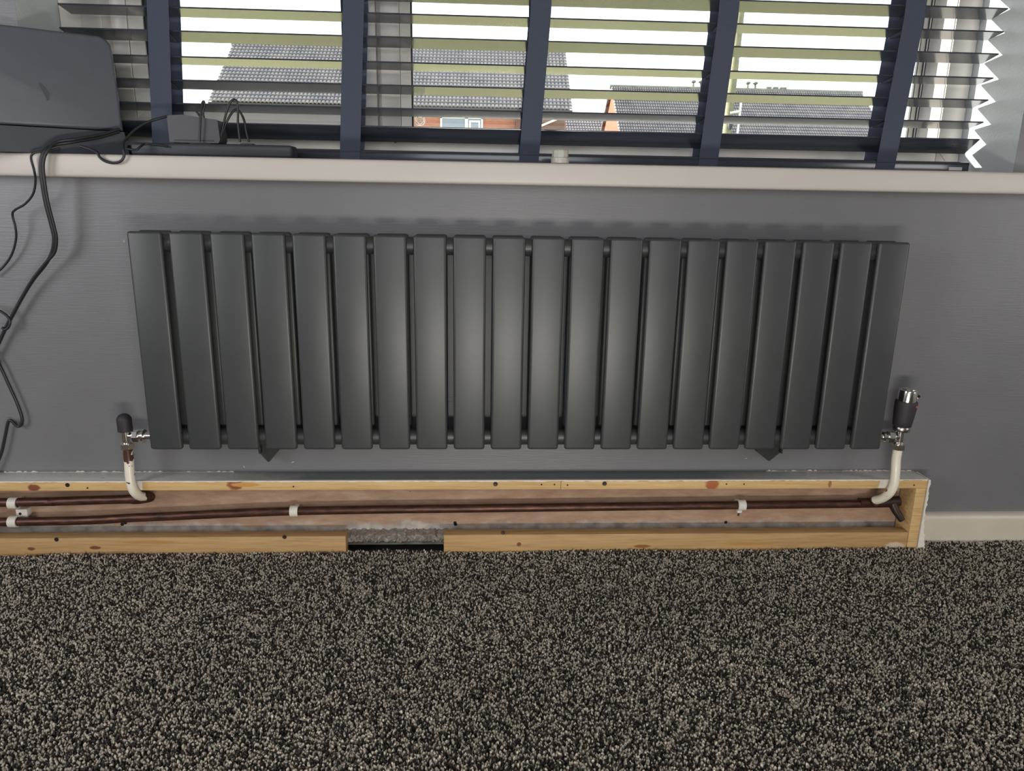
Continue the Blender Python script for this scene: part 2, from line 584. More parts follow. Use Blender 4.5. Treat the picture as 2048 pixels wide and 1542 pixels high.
struct(MB().box(XL - 0.1, XL, YB, 0.0, SUB, H).build('wall_left', M['room'], smooth=False))
struct(MB().box(XR, XR + 0.1, YB, 0.0, SUB, H).build('wall_right', M['room'], smooth=False))
struct(MB().box(XL, XR, YB - 0.1, YB, SUB, H).build('wall_rear', M['room'], smooth=False))
struct(MB().box(XL, XR, YB, 0.0, H, H + 0.1).build('ceiling', M['ceiling'], smooth=False))
floor = struct(MB().box(XL, XR, YB, -0.030, SUB - 0.05, SUB + 0.006).build('floor', M['carpet'], smooth=False),
               'dark grey carpet flecked with beige across the floor', 'carpet')

# sill board with a rounded nose
sill = struct(MB().box(XL + 0.9, XR - 0.9, -0.05, 0.0, SILL_B, SILL, 0.006, 3).build('trim_1', M['sill']),
              'white gloss window sill board above the radiator', 'window sill')
MB().box(JL, JR, -0.004, YF + 0.03, SILL_B + 0.006, SILL).build('sill_top', M['sill'], sill)

# skirting board to the right of the boxing, top edge rounded
sk = MB()
prof = [(0.0, SUB), (-0.018, SUB), (-0.018, 0.050), (-0.0165, 0.0575), (-0.012, 0.0615), (-0.005, 0.0635), (0.0, 0.064)]
sk.prism([(BOX_X + 0.012, yy, zz) for yy, zz in prof], (XR - BOX_X - 0.012, 0, 0))
struct(sk.build('baseboard_right', M['skirting']), 'low white skirting board beside the pipe boxing', 'skirting')

# ------------------------------------------------------------------ window frame
win = thing('window_1', 'white plastic double window behind the dark blind', 'window', (0, YF, SILL))
struct(win)
UP = 2.0


def bar(name, x0, x1, z0, z1, y0, y1, mat='upvc', par=win, bev=0.0015):
    return MB().box(x0, x1, y0, y1, z0, z1, bev).build(name, M[mat], par)


def chamfer(name, pts, par=win, mat='upvc'):
    """bead: 4-point cross section is given as outline + extrusion"""
    return MB().prism(*pts).build(name, M[mat], par, smooth=False)


FB = SILL + 0.0008                                  # frame stands on the sill
# outer frame
bar('frame_stile', JL + 0.0045, -0.868, FB, UP, YF, YF + 0.06)
bar('frame_stile', 0.9296, 0.983, FB, UP, YF, YF + 0.06)
chamfer('cover_trim', ([(JL + 0.0045, YF - 0.016, FB), (JL + 0.0045, YF - 0.0003, FB), (-0.909, YF - 0.0003, FB)], (0, 0, UP - FB)))
bar('frame_rail', -0.868, 0.9296, FB, 0.866, YF + 0.0005, YF + 0.06)
bar('frame_rail', -0.868, 0.9296, UP - 0.05, UP, YF + 0.0005, YF + 0.06)
# mullion with its chamfers
bar('mullion', -0.3028, -0.2637, 0.866, UP - 0.05, YF, YF + 0.06)
chamfer('frame_chamfer', ([(-0.3028, YF + .001, 0.866), (-0.311, YF + 0.012, 0.866), (-0.311, YF + 0.04, 0.866), (-0.3028, YF + 0.04, 0.866)], (0, 0, UP - 0.05 - 0.866)))
chamfer('frame_chamfer', ([(-0.868, YF + .001, 0.866), (-0.854, YF + 0.013, 0.866), (-0.854, YF + 0.04, 0.866), (-0.868, YF + 0.04, 0.866)], (0, 0, UP - 0.05 - 0.866)))
# opening sash (left): stiles, rails, beads, gasket
SY = YF + 0.004
sash = thing('opening_sash', None, None)
sash.parent = win
sash.matrix_parent_inverse = Matrix.Translation(-world_loc(win))
sx0, sx1, sz0, sz1 = -0.852, -0.313, 0.869, UP - 0.055
bar('sash_stile', sx0, -0.820, sz0, sz1, SY, SY + 0.05, par=sash)
bar('sash_stile', -0.345, sx1, sz0, sz1, SY, SY + 0.05, par=sash)
bar('sash_rail', -0.820, -0.345, sz0, 0.9015, SY, SY + 0.05, par=sash)
bar('sash_rail', -0.820, -0.345, sz1 - 0.033, sz1, SY, SY + 0.05, par=sash)
GY = YF + 0.030                                     # glass plane
for (xa, xb) in ((-0.818, -0.794), (-0.347, -0.371)):
    chamfer('glazing_bead', ([(xa, SY + 0.002, 0.9), (xb, SY + 0.016, 0.9), (xb, GY + 0.006, 0.9), (xa, GY + 0.006, 0.9)], (0, 0, sz1 - 0.033 - 0.9)), sash)
chamfer('glazing_bead', ([(-0.819, SY + 0.002, 0.9015), (-0.819, SY + 0.016, 0.9235), (-0.819, GY + 0.006, 0.9235), (-0.819, GY + 0.006, 0.9015)], (0.473, 0, 0)), sash)
bar('gasket', -0.794, -0.778, 0.9235, sz1 - 0.033, GY - 0.004, GY + 0.012, 'gasket', sash, 0)
bar('gasket', -0.387, -0.371, 0.9235, sz1 - 0.033, GY - 0.004, GY + 0.012, 'gasket', sash, 0)
bar('gasket', -0.778, -0.387, 0.9235, 0.9275, GY - 0.003, GY + 0.012, 'gasket', sash, 0)
bar('glass_pane', -0.790, -0.375, 0.920, sz1 - 0.03, GY, GY + 0.004, 'glass', sash, 0)
# fixed light (right)
chamfer('glazing_bead', ([(-0.2625, YF + 0.003, 0.866), (-0.242, YF + 0.017, 0.866), (-0.242, GY + 0.006, 0.866), (-0.2625, GY + 0.006, 0.866)], (0, 0, UP - 0.05 - 0.866)))
chamfer('glazing_bead', ([(0.928, YF + 0.003, 0.866), (0.902, YF + 0.030, 0.866), (0.892, YF + 0.031, 0.866), (0.892, GY + 0.006, 0.866), (0.928, GY + 0.006, 0.866)], (0, 0, UP - 0.05 - 0.866)))
chamfer('glazing_bead', ([(-0.26, YF + 0.003, 0.866), (-0.26, YF + 0.017, 0.884), (-0.26, GY + 0.006, 0.884), (-0.26, GY + 0.006, 0.866)], (1.16, 0, 0)))
bar('gasket', -0.242, -0.2385, 0.884, UP - 0.05, GY - 0.004, GY + 0.01, 'gasket', win, 0)
bar('gasket', 0.8895, 0.892, 0.884, UP - 0.05, GY - 0.004, GY + 0.01, 'gasket', win, 0)
bar('outer_bead', 0.8785, 0.8895, 0.884, UP - 0.05, GY + 0.006, GY + 0.014, 'upvc', win, 0.001)
bar('gasket', 0.8765, 0.8785, 0.884, UP - 0.05, GY + 0.005, GY + 0.012, 'gasket', win, 0)
bar('glass_pane', -0.245, 0.894, 0.880, UP - 0.05, GY, GY + 0.004, 'glass', win, 0)
# mitre lines of the welded frame corners
for (a, b) in ((at(780, 275, YF), at(791, 286, YF)), (at(802, 275, YF), at(791, 286, YF)), (at(1870, 294, YF), at(1890, 322, YF))):
    MB().tube([(a.x, YF + 0.0003, a.z), (b.x, YF + 0.0003, b.z)], 0.0006, 5).build('weld_line', M['gasket'], win)
# round printed badge on the fixed pane: ring, crossed tools
c = at(840, 241, GY - 0.001)
st = MB()
R0 = 0.0112


def ring(mb, c, ra, rb, y, n=32):
    va = [mb.bm.verts.new((c.x + ra * math.cos(2 * math.pi * k / n), y, c.z + ra * math.sin(2 * math.pi * k / n))) for k in range(n)]
    vb = [mb.bm.verts.new((c.x + rb * math.cos(2 * math.pi * k / n), y, c.z + rb * math.sin(2 * math.pi * k / n))) for k in range(n)]
    for k in range(n):
        mb.bm.faces.new((va[k], va[(k + 1) % n], vb[(k + 1) % n], vb[k]))


ring(st, c, R0, R0 * 0.86, GY - 0.0006)
ring(st, c, R0 * 0.70, R0 * 0.60, GY - 0.0006)
for k in range(22):                                   # ring of tiny letter-like strokes, too small to read
    if k in (9, 10, 15, 16):
        continue
    a = 2 * math.pi * k / 22
    for da in (0, 0.09):
        x1, z1 = c.x + R0 * 0.76 * math.cos(a + da), c.z + R0 * 0.76 * math.sin(a + da)
        x2, z2 = c.x + R0 * 0.90 * math.cos(a + da), c.z + R0 * 0.90 * math.sin(a + da)
        st.box(min(x1, x2) - 0.0003, max(x1, x2) + 0.0003, GY - 0.0008, GY - 0.0004, min(z1, z2) - 0.0003, max(z1, z2) + 0.0003)
for s in (-1, 1):
    st.tube([(c.x - s * 0.0055, GY - 0.0008, c.z - 0.005), (c.x + s * 0.0045, GY - 0.0008, c.z + 0.0045)], [0.0013, 0.0010], 6)
    st.lathe((c.x + s * 0.0047, GY - 0.0008, c.z + 0.0048), [(0.0021, 0), (0.0021, 0.0004)], 10, (0, -1, 0))
st.lathe((c.x, GY - 0.0008, c.z), [(0.0019, 0), (0.0019, 0.0004)], 12, (0, -1, 0))
st.build('window_badge', M['badge'], win)

# ------------------------------------------------------------------ venetian blind
blind = thing('venetian_blind', 'dark navy wooden venetian blind with wide tapes across the window', 'blind', (0.03, 0.1, SILL))
near = [1.0984, 1.0560, 1.0092, 0.9660, 0.9219, 0.8874]
far = [1.0923, 1.0460, 1.0032, 0.9563, 0.9130, 0.8610]
zz = 1.1420
k = 0
while zz < 1.955:
    near.insert(0, zz)
    far.insert(0, zz - (0.0070 if k % 2 else 0.0095))
    zz += 0.0442
    k += 1


def shear(z):
    return -0.062 * max(0.0, 1.11 - z)


for i, (zn, zf) in enumerate(zip(near, far)):
    dx = shear(zn)
    y0, y1 = 0.080, (0.130 if zn - zf < 0.02 else 0.1245)
    mb = MB()
    d = Vector((0, y1 - y0, zf - zn))
    L = d.length
    d.normalize()
    nrm = Vector((0, -d.z, d.y))
    prof = []
    for (a, b) in ((0.0, 0.0006), (0.0006, 0.0), (L - 0.0006, 0.0), (L, 0.0006), (L, 0.0024), (L - 0.0006, 0.003), (0.0006, 0.003), (0.0, 0.0024)):
        q = Vector((0, y0, zn - 0.003)) + d * a + nrm * b
        prof.append((-0.910 + dx, q.y, q.z))
    mb.prism(prof, (1.895, 0, 0))
    mb.build('slat', M['slat'], blind)
# bottom rail and headrail
dxr = shear(0.828)
rail = MB().box(-0.912 + dxr, 0.972 + dxr, 0.074, 0.126, SILL + 0.0006, 0.8385, 0.003, 2).build('bottom_rail', M['slat'], blind)
MB().box(-0.912 + dxr, 0.970 + dxr, 0.0728, 0.0745, 0.8335, 0.8355).build('rail_groove', M['gasket'], rail)
a, b = at(1898, 334, 0.0735), at(1923, 341, 0.0735)
MB().box(a.x, b.x, 0.0728, 0.0742, b.z, a.z).build('rail_label', M['label'], rail)
MB().box(-0.915, 0.985, 0.072, 0.13, 1.962, 2.012, 0.003).build('headrail', M['slat'], blind)
# ladder tapes, front and back, with rungs under every second slat
for (xa, xb) in ((-0.7385, -0.6975), (-0.3632, -0.3222), (0.0052, 0.0462), (0.3832, 0.4237), (0.7660, 0.8075)):
    for yy, nm in ((0.0735, 'front_tape'), (0.1335, 'rear_tape')):
        mb = MB()
        zs = [1.965, 1.5, 1.2, 1.11, 1.0, 0.95, 0.90, 0.87, 0.845, SILL + 0.001]
        nn = len(zs)
        vs_ = []
        for z in zs:
            dx = shear(z)
            y2 = yy
            if nm == 'rear_tape' and z < 0.86:
                y2 = 0.1285
            vs_.append([mb.bm.verts.new((xx + dx, y2 + dy, z)) for (xx, dy) in ((xa, -0.0005), (xb, -0.0005), (xb, 0.0005), (xa, 0.0005))])
        for q in range(nn - 1):
            for s in range(4):
                mb.bm.faces.new((vs_[q][s], vs_[q][(s + 1) % 4], vs_[q + 1][(s + 1) % 4], vs_[q + 1][s]))
        mb.bm.faces.new(vs_[0])
        mb.bm.faces.new(list(reversed(vs_[-1])))
        mb.build(nm, M['tape'], blind, smooth=False)
    for i, (zn, zf) in enumerate(zip(near, far)):
        dx = shear(zn)
        off = 0.004 if i % 2 else 0.024
        mb = MB()
        mb.prism([(xa + dx + off, 0.0742, zn - 0.0036), (xa + dx + off + 0.012, 0.0742, zn - 0.0036), (xa + dx + off + 0.012, 0.1328, zf - 0.0036), (xa + dx + off, 0.1328, zf - 0.0036)], (0, 0, -0.0006))
        mb.build('tape_rung', M['tape'], blind, smooth=False)

# ------------------------------------------------------------------ radiator
PITCH_R = 1.5 / 19.834
PW = 0.834 * PITCH_R
RT, RB = 0.6763, 0.2475
YFR = -0.095
rad = thing('radiator', 'anthracite flat-panel double radiator with twenty upright panels on the wall', 'radiator', (0, -0.04, RB))
me_front = MB().box(0, PW, YFR, YFR + 0.012, RB, RT, 0.0056, 4).mesh('panel', M['rad'])
me_rear = MB().box(0, PW, -0.048, -0.036, RB, RT, 0.0056, 4).mesh('rear_panel', M['rad'])
for i in range(20):
    for nm, me in (('front_panel', me_front), ('rear_panel', me_rear)):
        o = link_mesh(nm, me, rad)
        o.location.x = -0.75 + i * PITCH_R
for z in (0.655, 0.2672):
    MB().tube([(-0.7485, -0.0655, z), (0.7485, -0.0655, z)], 0.0172, 24).build('header_tube', M['rad'], rad)
# pointed wall brackets under the rear panels, hook tabs in the gaps
for (x0, x1, xt, zt, tx) in ((-0.5560, -0.5160, -0.5365, 0.199, -0.5495), (0.5110, 0.5655, 0.5403, 0.200, 0.5610)):
    b = MB()
    b.prism([(x0, -0.034, 0.262), (x0, -0.034, 0.222), (xt - 0.002, -0.034, zt + 0.001), (xt, -0.034, zt), (xt + 0.002, -0.034, zt + 0.001), (x1, -0.034, 0.222), (x1, -0.034, 0.262)], (0, 0.033, 0))
    br = b.build('wall_bracket', M['rad_dark'], rad, smooth=False)
    MB().box(tx - 0.0018, tx + 0.0018, -0.0475, -0.03, 0.222, 0.252, 0.001).build('bracket_tab', M['rad_dark'], br)
for tx in (-0.5515, 0.5595):
    b = MB()
    b.prism([(tx - 0.0015, -0.0475, 0.622), (tx - 0.0015, -0.0475, 0.652), (tx - 0.0015, -0.004, 0.652), (tx - 0.0015, -0.004, 0.60)], (0.003, 0, 0))
    b.build('hook_tab', M['rad_dark'], rad, smooth=False)


def hexnut(mb, c, r, h0, h1, axis):
    mb.lathe(c, [(r * 0.9, h0), (r, h0 + 0.0012), (r, h1 - 0.0012), (r * 0.9, h1)], 6, axis)


# lockshield valve at the left end
VY = -0.0655
vx = -0.8085
lv = thing('lockshield_valve', 'chrome radiator valve with black domed cap, on a chipped pipe', 'valve', (vx, VY, 0.238))
zc = 0.2672
MB().lathe((vx, VY, 0), [(0.0085, 0.252), (0.0088, 0.262), (0.0088, 0.284)], 20).build('valve_body', M['chrome'], lv)
cap = MB()
prof = [(0.0139, 0.278), (0.0141, 0.2795), (0.0141, 0.301)]
for q in range(1, 8):
    t = q / 7 * math.pi / 2
    prof.append((0.0141 * math.cos(t) + 0.0002, 0.301 + 0.0135 * math.sin(t)))
cap.lathe((vx, VY, 0), prof, 28)
cap.build('domed_cap', M['black_rubber'], lv)
nut = MB()
hexnut(nut, (vx, VY, 0), 0.0142, 0.2405, 0.253, (0, 0, 1))
nut.build('compression_nut', M['chrome'], lv, smooth=False)
un = MB()
hexnut(un, (vx, VY, zc), 0.0125, 0.014, 0.026, (1, 0, 0))
un.build('union_nut', M['chrome'], lv, smooth=False)
MB().lathe((vx, VY, zc), [(0.0068, 0.0), (0.0068, 0.0135), (0.0095, 0.014), (0.0095, 0.0265), (0.0078, 0.027), (0.0078, 0.0325), (0.0138, 0.033), (0.0138, 0.037), (0.0085, 0.0375), (0.0085, 0.0585)], 20, (1, 0, 0)).build('valve_tail', M['chrome'], lv)

# thermostatic valve at the right end
vx2 = 0.806
tv = thing('thermostatic_valve', 'thermostatic radiator valve with chrome top and black tapered grip', 'valve', (vx2, VY, 0.238))
MB().lathe((vx2, VY, 0), [(0.0085, 0.25), (0.0088, 0.262), (0.0088, 0.285)], 20).build('valve_body', M['chrome'], tv)
nut = MB()
hexnut(nut, (vx2, VY, 0), 0.0142, 0.2385, 0.2515, (0, 0, 1))
nut.build('compression_nut', M['chrome'], tv, smooth=False)
MB().lathe((vx2, VY, 0), [(0.0095, 0.2515), (0.0112, 0.2535), (0.0095, 0.2555)], 20).build('body_collar', M['chrome'], tv)
# the head leans a little outward to the right
hd = Vector((0.045, 0.0, 1.0)).normalized()
c0 = Vector((vx2, VY, 0.0)) - hd * 0.0
hb = (vx2 - 0.282 * hd.x + 0.0, VY, 0.0)
MB().lathe(hb, [(0.0165, 0.281), (0.0172, 0.282), (0.0172, 0.2905), (0.0165, 0.2915)], 28, hd).build('knurled_ring', M['chrome_satin'], tv)
grip = MB().lathe(hb, [(0.0172, 0.2915), (0.0185, 0.293), (0.0200, 0.308), (0.0214, 0.325), (0.0220, 0.340), (0.0220, 0.3455), (0.0212, 0.3470), (0.0185, 0.3474)], 32, hd).build('black_grip', M['black_rubber'], tv)
MB().lathe(hb, [(0.0182, 0.344), (0.0182, 0.3665), (0.0176, 0.3700), (0.0150, 0.3718), (0.0142, 0.3722), (0.0136, 0.3735), (0.010, 0.3752), (0.0, 0.3757)], 32, hd).build('chrome_top', M['chrome'], tv)
a = math.radians(-58)
mx_, my_ = hb[0] + hd.x * 0.339 + 0.0217 * math.cos(a), VY + 0.0217 * math.sin(a)
MB().box(mx_ - 0.0012, mx_ + 0.0018, my_ - 0.0012, my_ + 0.001, 0.3365, 0.3410).build('red_marker', M['red_mark'], grip)
un = MB()
hexnut(un, (vx2, VY, zc), 0.0128, -0.027, -0.014, (1, 0, 0))
un.build('union_nut', M['chrome'], tv, smooth=False)
MB().lathe((vx2, VY, zc), [(0.0085, -0.056), (0.0085, -0.040), (0.0122, -0.0395), (0.0122, -0.035), (0.008, -0.0345), (0.008, -0.0275), (0.0098, -0.027), (0.0098, -0.0135), (0.0080, -0.012), (0.0080, 0.0)], 20, (1, 0, 0)).build('valve_tail', M['chrome'], tv)

# ------------------------------------------------------------------ pipes in the boxing
PY = -0.026
hp = thing('heating_pipe', 'short upper copper pipe turning up as a white riser under the domed valve', 'pipe', (-0.81, PY, 0.115))
up = [Vector((-2.28, PY, 0.088))] + [at(0, 1005, PY), at(100, 1003, PY), at(268, 998, PY)]
cp = MB().tube(smooth_path(up + [up[-1] + Vector((0.016, -0.0005, 0.001))], 6), 0.0093, 16).build('copper_run', M['copper'], hp)
e = up[-1]
elb = Vector((vx + 0.0035, PY, e.z + 0.002))
MB().tube(smooth_path([e + Vector((-0.004, 0, 0)), e + Vector((0.01, 0, 0)), elb + Vector((0.012, -0.002, 0.003)), elb + Vector((0.012, -0.012, 0.010)), elb + Vector((0.008, -0.020, 0.019))], 8), 0.0106, 16).build('elbow', M['copper'], hp)
ris = [(vx, VY, 0.2425), (vx, VY, 0.215), (vx + 0.0005, VY - 0.004, 0.185), (vx + 0.002, VY - 0.0055, 0.163), (vx + 0.005, VY - 0.002, 0.146), (vx + 0.009, VY + 0.012, 0.131), (elb.x + 0.010, PY - 0.014, elb.z + 0.0105)]
MB().tube(smooth_path(ris, 8), 0.0095, 18).build('white_riser', M['pipe_white'], hp)
MB().tube([(vx, VY, 0.2375), (vx, VY, 0.2425)], 0.0093, 16).build('bare_pipe_end', M['copper'], hp)

lp = thing('heating_pipe', 'long lower copper pipe along the plaster, rising white under the thermostatic valve', 'pipe', (0.8, PY, 0.1))
low_pts = [Vector((-2.28, PY, 0.058))] + [at(x, y, PY) for x, y in ((0, 1044), (300, 1034), (590, 1022), (1000, 1016), (1400, 1011), (1750, 1007), (1782, 1005))]
MB().tube(smooth_path(low_pts, 8), 0.0093, 16).build('copper_run', M['copper'], lp)
e = low_pts[-1]
ris = [(vx2, VY, 0.2405), (vx2, VY, 0.215), (vx2 + 0.0005, VY - 0.004, 0.185), (vx2 + 0.000, VY - 0.0055, 0.160), (vx2 - 0.004, VY - 0.001, 0.138), (vx2 - 0.010, VY + 0.014, 0.119), (vx2 - 0.016, PY - 0.010, 0.108)]
MB().tube(smooth_path(ris, 8), [0.0095] * 49, 18).build('white_riser', M['pipe_white'], lp)
tee = MB().tube([(vx2 - 0.045, PY, e.z - 0.0003), (vx2 + 0.012, PY, e.z + 0.0005)], 0.0110, 16)
tee.tube([(vx2 - 0.016, PY - 0.013, 0.1085), (vx2 - 0.016, PY, e.z)], 0.0110, 16)
tee.build('tee_fitting', M['copper'], lp)
dc = MB().tube([(vx2 + 0.010, PY, e.z), (vx2 + 0.046, PY, e.z + 0.004)], 0.0115, 14)
dc.tube([(vx2 + 0.030, PY - 0.002, e.z), (vx2 + 0.036, PY - 0.010, e.z - 0.016), (vx2 + 0.050, PY - 0.016, e.z - 0.036)], [0.010, 0.0085, 0.007], 12)
dc.build('drain_cock', M['screw'], lp)

# pipe clips: open saddle rings on a stand-off
CL = 'pipe clips in the boxing'


def clip(name, px, py, label, foot=None):
    p_ = at(px, py, PY)
    t = thing(name, label, 'pipe clip', (p_.x, 0.0, p_.z), CL)
    mb = MB()
    w_ = 0.0085
    outer, inner = 0.0124, 0.0098
    ang = [math.radians(a_) for a_ in range(-60, 241, 20)]      # open towards the wall is behind; hook closed to the room
    oo = [(p_.x - w_, PY - outer * math.sin(a_), p_.z + outer * math.cos(a_)) for a_ in ang]
    ii = [(p_.x - w_, PY - inner * math.sin(a_), p_.z + inner * math.cos(a_)) for a_ in reversed(ang)]
    va = [mb.bm.verts.new(q) for q in oo]
    vb = [mb.bm.verts.new(q) for q in reversed(ii)]
    va2 = [mb.bm.verts.new((q.co.x + 2 * w_, q.co.y, q.co.z)) for q in va]
    vb2 = [mb.bm.verts.new((q.co.x + 2 * w_, q.co.y, q.co.z)) for q in vb]
    for q in range(len(va) - 1):
        mb.bm.faces.new((va[q], va[q + 1], va2[q + 1], va2[q]))
        mb.bm.faces.new((vb[q], vb2[q], vb2[q + 1], vb[q + 1]))
        mb.bm.faces.new((va[q], vb[q], vb[q + 1], va[q + 1]))
        mb.bm.faces.new((va2[q], va2[q + 1], vb2[q + 1], vb2[q]))
    for (s1, s2, s3, s4) in ((va[0], va2[0], vb2[0], vb[0]), (va[-1], vb[-1], vb2[-1], va2[-1])):
        mb.bm.faces.new((s1, s2, s3, s4))
    mb.build('saddle', M['clip'], t)
    MB().box(p_.x - 0.005, p_.x + 0.005, PY + 0.0115, 0.0045, p_.z - 0.004, p_.z + 0.004, 0.001).build('standoff', M['clip'], t)
    if foot == 'down':
        MB().box(p_.x - 0.008, p_.x + 0.003, PY - 0.004, PY + 0.010, p_.z - 0.0185, p_.z - 0.010, 0.002).build('hook', M['clip'], t)
        MB().tube([(p_.x - 0.003, PY, p_.z - 0.018), (p_.x - 0.004, PY, p_.z - 0.026)], 0.0022, 8).build('nail', M['screw'], t)
    return t


clip('pipe_clip', 28, 1006, 'white clip holding the upper copper pipe')
clip('pipe_clip', 28, 1043, 'white clip on the lower copper pipe, just under the upper pipe clip')
clip('pipe_clip', 589, 1022, 'white clip on the long lower pipe above the left bottom batten')
clip('pipe_clip', 1482, 1010, 'white clip with a hanging hook and nail on the long lower pipe', 'down')
p = at(44, 1025, -0.012)
t = thing('clip_base', 'small white square clip base between the two pipes', 'pipe clip', (p.x, 0, p.z), CL)
MB().box(p.x - 0.012, p.x + 0.012, -0.014, 0.0045, p.z - 0.010, p.z + 0.008, 0.0015).build('base_plate', M['clip'], t)
MB().lathe((p.x - 0.003, -0.0138, p.z - 0.002), [(0.0032, 0), (0.0028, 0.0012)], 12, (0, -1, 0)).build('screw', M['screw'], t)

# ------------------------------------------------------------------ pipe boxing: timber frame with its front panel off
bx = thing('pipe_boxing', 'opened pine pipe boxing along the wall foot, front panel removed', 'pipe boxing', (-0.2, -0.03, 0.0))
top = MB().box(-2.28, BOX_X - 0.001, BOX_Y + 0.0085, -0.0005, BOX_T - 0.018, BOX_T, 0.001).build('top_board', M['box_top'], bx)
jx = at(1122, 969, BOX_Y).x
ZS = 0.1442
MB().box(-2.28, jx - 0.0004, BOX_Y, BOX_Y + 0.008, ZS, BOX_T - 0.0012, 0.0007).build('front_strip', M['pine_strip'], bx)
MB().box(jx + 0.0004, BOX_X, BOX_Y - 0.0003, BOX_Y + 0.008, ZS, BOX_T - 0.0018, 0.0007).build('front_strip', M['pine_strip'], bx)
BT = 0.0375
MB().box(-2.28, -0.3785, BOX_Y, -0.026, SUB, BT, 0.002).build('bottom_batten', M['pine_batten'], bx)
MB().box(-0.1685, 0.8672, BOX_Y, -0.026, SUB, BT + 0.0015, 0.002).build('bottom_batten', M['pine_batten'], bx)
MB().box(0.8685, BOX_X - 0.001, BOX_Y, -0.0005, SUB, ZS - 0.0005, 0.001).build('end_board', M['pine_end'], bx)
# ragged white paint left along the top edge and the right end


def ragged(pts, width_fn, ext, name, axis):
    mb = MB()
    a_ = []
    b_ = []
    for q, p_ in enumerate(pts):
        p_ = Vector(p_)
        a_.append(p_)
        b_.append(p_ + Vector(axis) * width_fn(q))
    mb.prism(a_ + list(reversed(b_)), ext)
    return mb.build(name, M['white_flake'], bx, smooth=False)


n = 34
ragged([(BOX_X + 0.0005, BOX_Y - 0.002, SUB + 0.006 + q * (BOX_T - 0.006 - SUB) / (n - 1)) for q in range(n)],
       lambda q: 0.003 + 0.004 * random.random() + (0.016 * max(0, 1 - q / 13.0)), (0, 0.050, 0), 'torn_paint_edge', (1, 0, 0))
n = 260
ragged([(-1.1 + q * 1.99 / (n - 1), BOX_Y - 0.0014, BOX_T + 0.0012) for q in range(n)],
       lambda q: 0.0016 + 0.0020 * random.random(), (0, 0.006, 0), 'torn_paint_edge', (0, 0, -1))
n = 90
for (xa, xb) in ((-1.1, -0.62), (0.55, 0.885)):
    ragged([(xa + q * (xb - xa) / (n - 1), -0.0035, BOX_T + 0.0002) for q in range(n)],
           lambda q: 0.0003 + 0.0034 * random.random() ** 3, (0, 0.003, 0), 'paint_crack', (0, 0, 1))
# paint left on the strip behind each riser
for (xa, xb) in ((at(262, 970, -0.056).x, at(284, 970, -0.056).x), (at(1757, 970, -0.056).x, at(1785, 970, -0.056).x)):
    MB().prism([(xa, BOX_Y - 0.0012, ZS + 0.001), (xb, BOX_Y - 0.0012, ZS + 0.002), (xb + 0.001, BOX_Y - 0.0012, BOX_T - 0.001), (xa + 0.003, BOX_Y - 0.0012, BOX_T - 0.001)], (0, 0.001, 0)).build('paint_remnant', M['white_flake'], bx, smooth=False)


def screw(px, py, Y, r, up=False):
    p_ = at(px, py, Y)
    mb = MB()
    if up:
        mb.lathe((p_.x, p_.y, BT), [(r, -0.0005), (r, 0.0006), (r * 0.5, 0.0008)], 12)
    else:
        mb.lathe((p_.x, Y, p_.z), [(r, -0.0004), (r, 0.0006), (r * 0.55, 0.0009), (r * 0.3, 0.0004)], 12, (0, -1, 0))
    mb.build('screw', M['screw'], bx)


for (sx_, sy_, r_) in ((135, 970, 0.0045), (991, 968, 0.0050), (1209, 967, 0.0050), (1793, 969, 0.0045)):
    screw(sx_, sy_, BOX_Y - 0.0002, r_)
for (sx_, sy_) in ((175, 976), (587, 973), (1083, 969), (1109, 969), (1135, 970), (1453, 968), (1488, 968), (1828, 970)):
    screw(sx_, sy_, BOX_Y - 0.0002, 0.0018)
for (sx_, sy_) in ((113, 1079), (569, 1074), (1006, 1065)):
    screw(sx_, sy_, BOX_Y - 0.0002, 0.0045)
# drilled holes in the plaster
for (hx, hy) in ((244, 1049), (250, 1046), (910, 1046), (911, 1049), (1452, 1045)):
    p = at(hx, hy, 0.003)
    MB().lathe((p.x, 0.0042, p.z), [(0.004, 0), (0.0034, 0.0012)], 10, (0, -1, 0)).build('drill_hole', M['hole_shade'], wall)
# rubble in the gap between the bottom battens: ragged mortar ledge over a slot painted dark as shade
mb = MB()
nx, nz = 60, 8
gx0, gx1 = -0.385, -0.16
grid = []
for i in range(nx + 1):
    rowv = []
    fx = i / nx
    zlo = -0.004 + 0.006 * (rng.random() - 0.5)
    zhi = 0.026 + 0.005 * (rng.random() - 0.5)
    for j in range(nz + 1):
        fz = j / nz
        y_ = -0.024 * math.sin(math.pi * min(1, 0.25 + 0.75 * (1 - fz))) * (0.6 + 0.5 * rng.random()) - 0.001
        if j == nz:
            y_ = 0.0035
        rowv.append(mb.bm.verts.new((gx0 + fx * (gx1 - gx0), y_, zlo + fz * (zhi - zlo))))
    grid.append(rowv)
for i in range(nx):
    for j in range(nz):
        mb.bm.faces.new((grid[i][j], grid[i + 1][j], grid[i + 1][j + 1], grid[i][j + 1]))
for i in range(nx):
    a_, b_ = grid[i][0].co, grid[i + 1][0].co
    mb.quad([(a_.x, a_.y, a_.z), (b_.x, b_.y, b_.z), (b_.x, 0.01, b_.z + 0.002), (a_.x, 0.01, a_.z + 0.002)])
mb.build('mortar_ledge', M['mortar'], floor, smooth=False)
MB().box(-2.28, BOX_X, -0.028, 0.012, SUB - 0.04, SUB - 0.002).build('slot_shade', M['hole_shade'], floor, smooth=False)  # solid near-black box painting the shade down in the slot

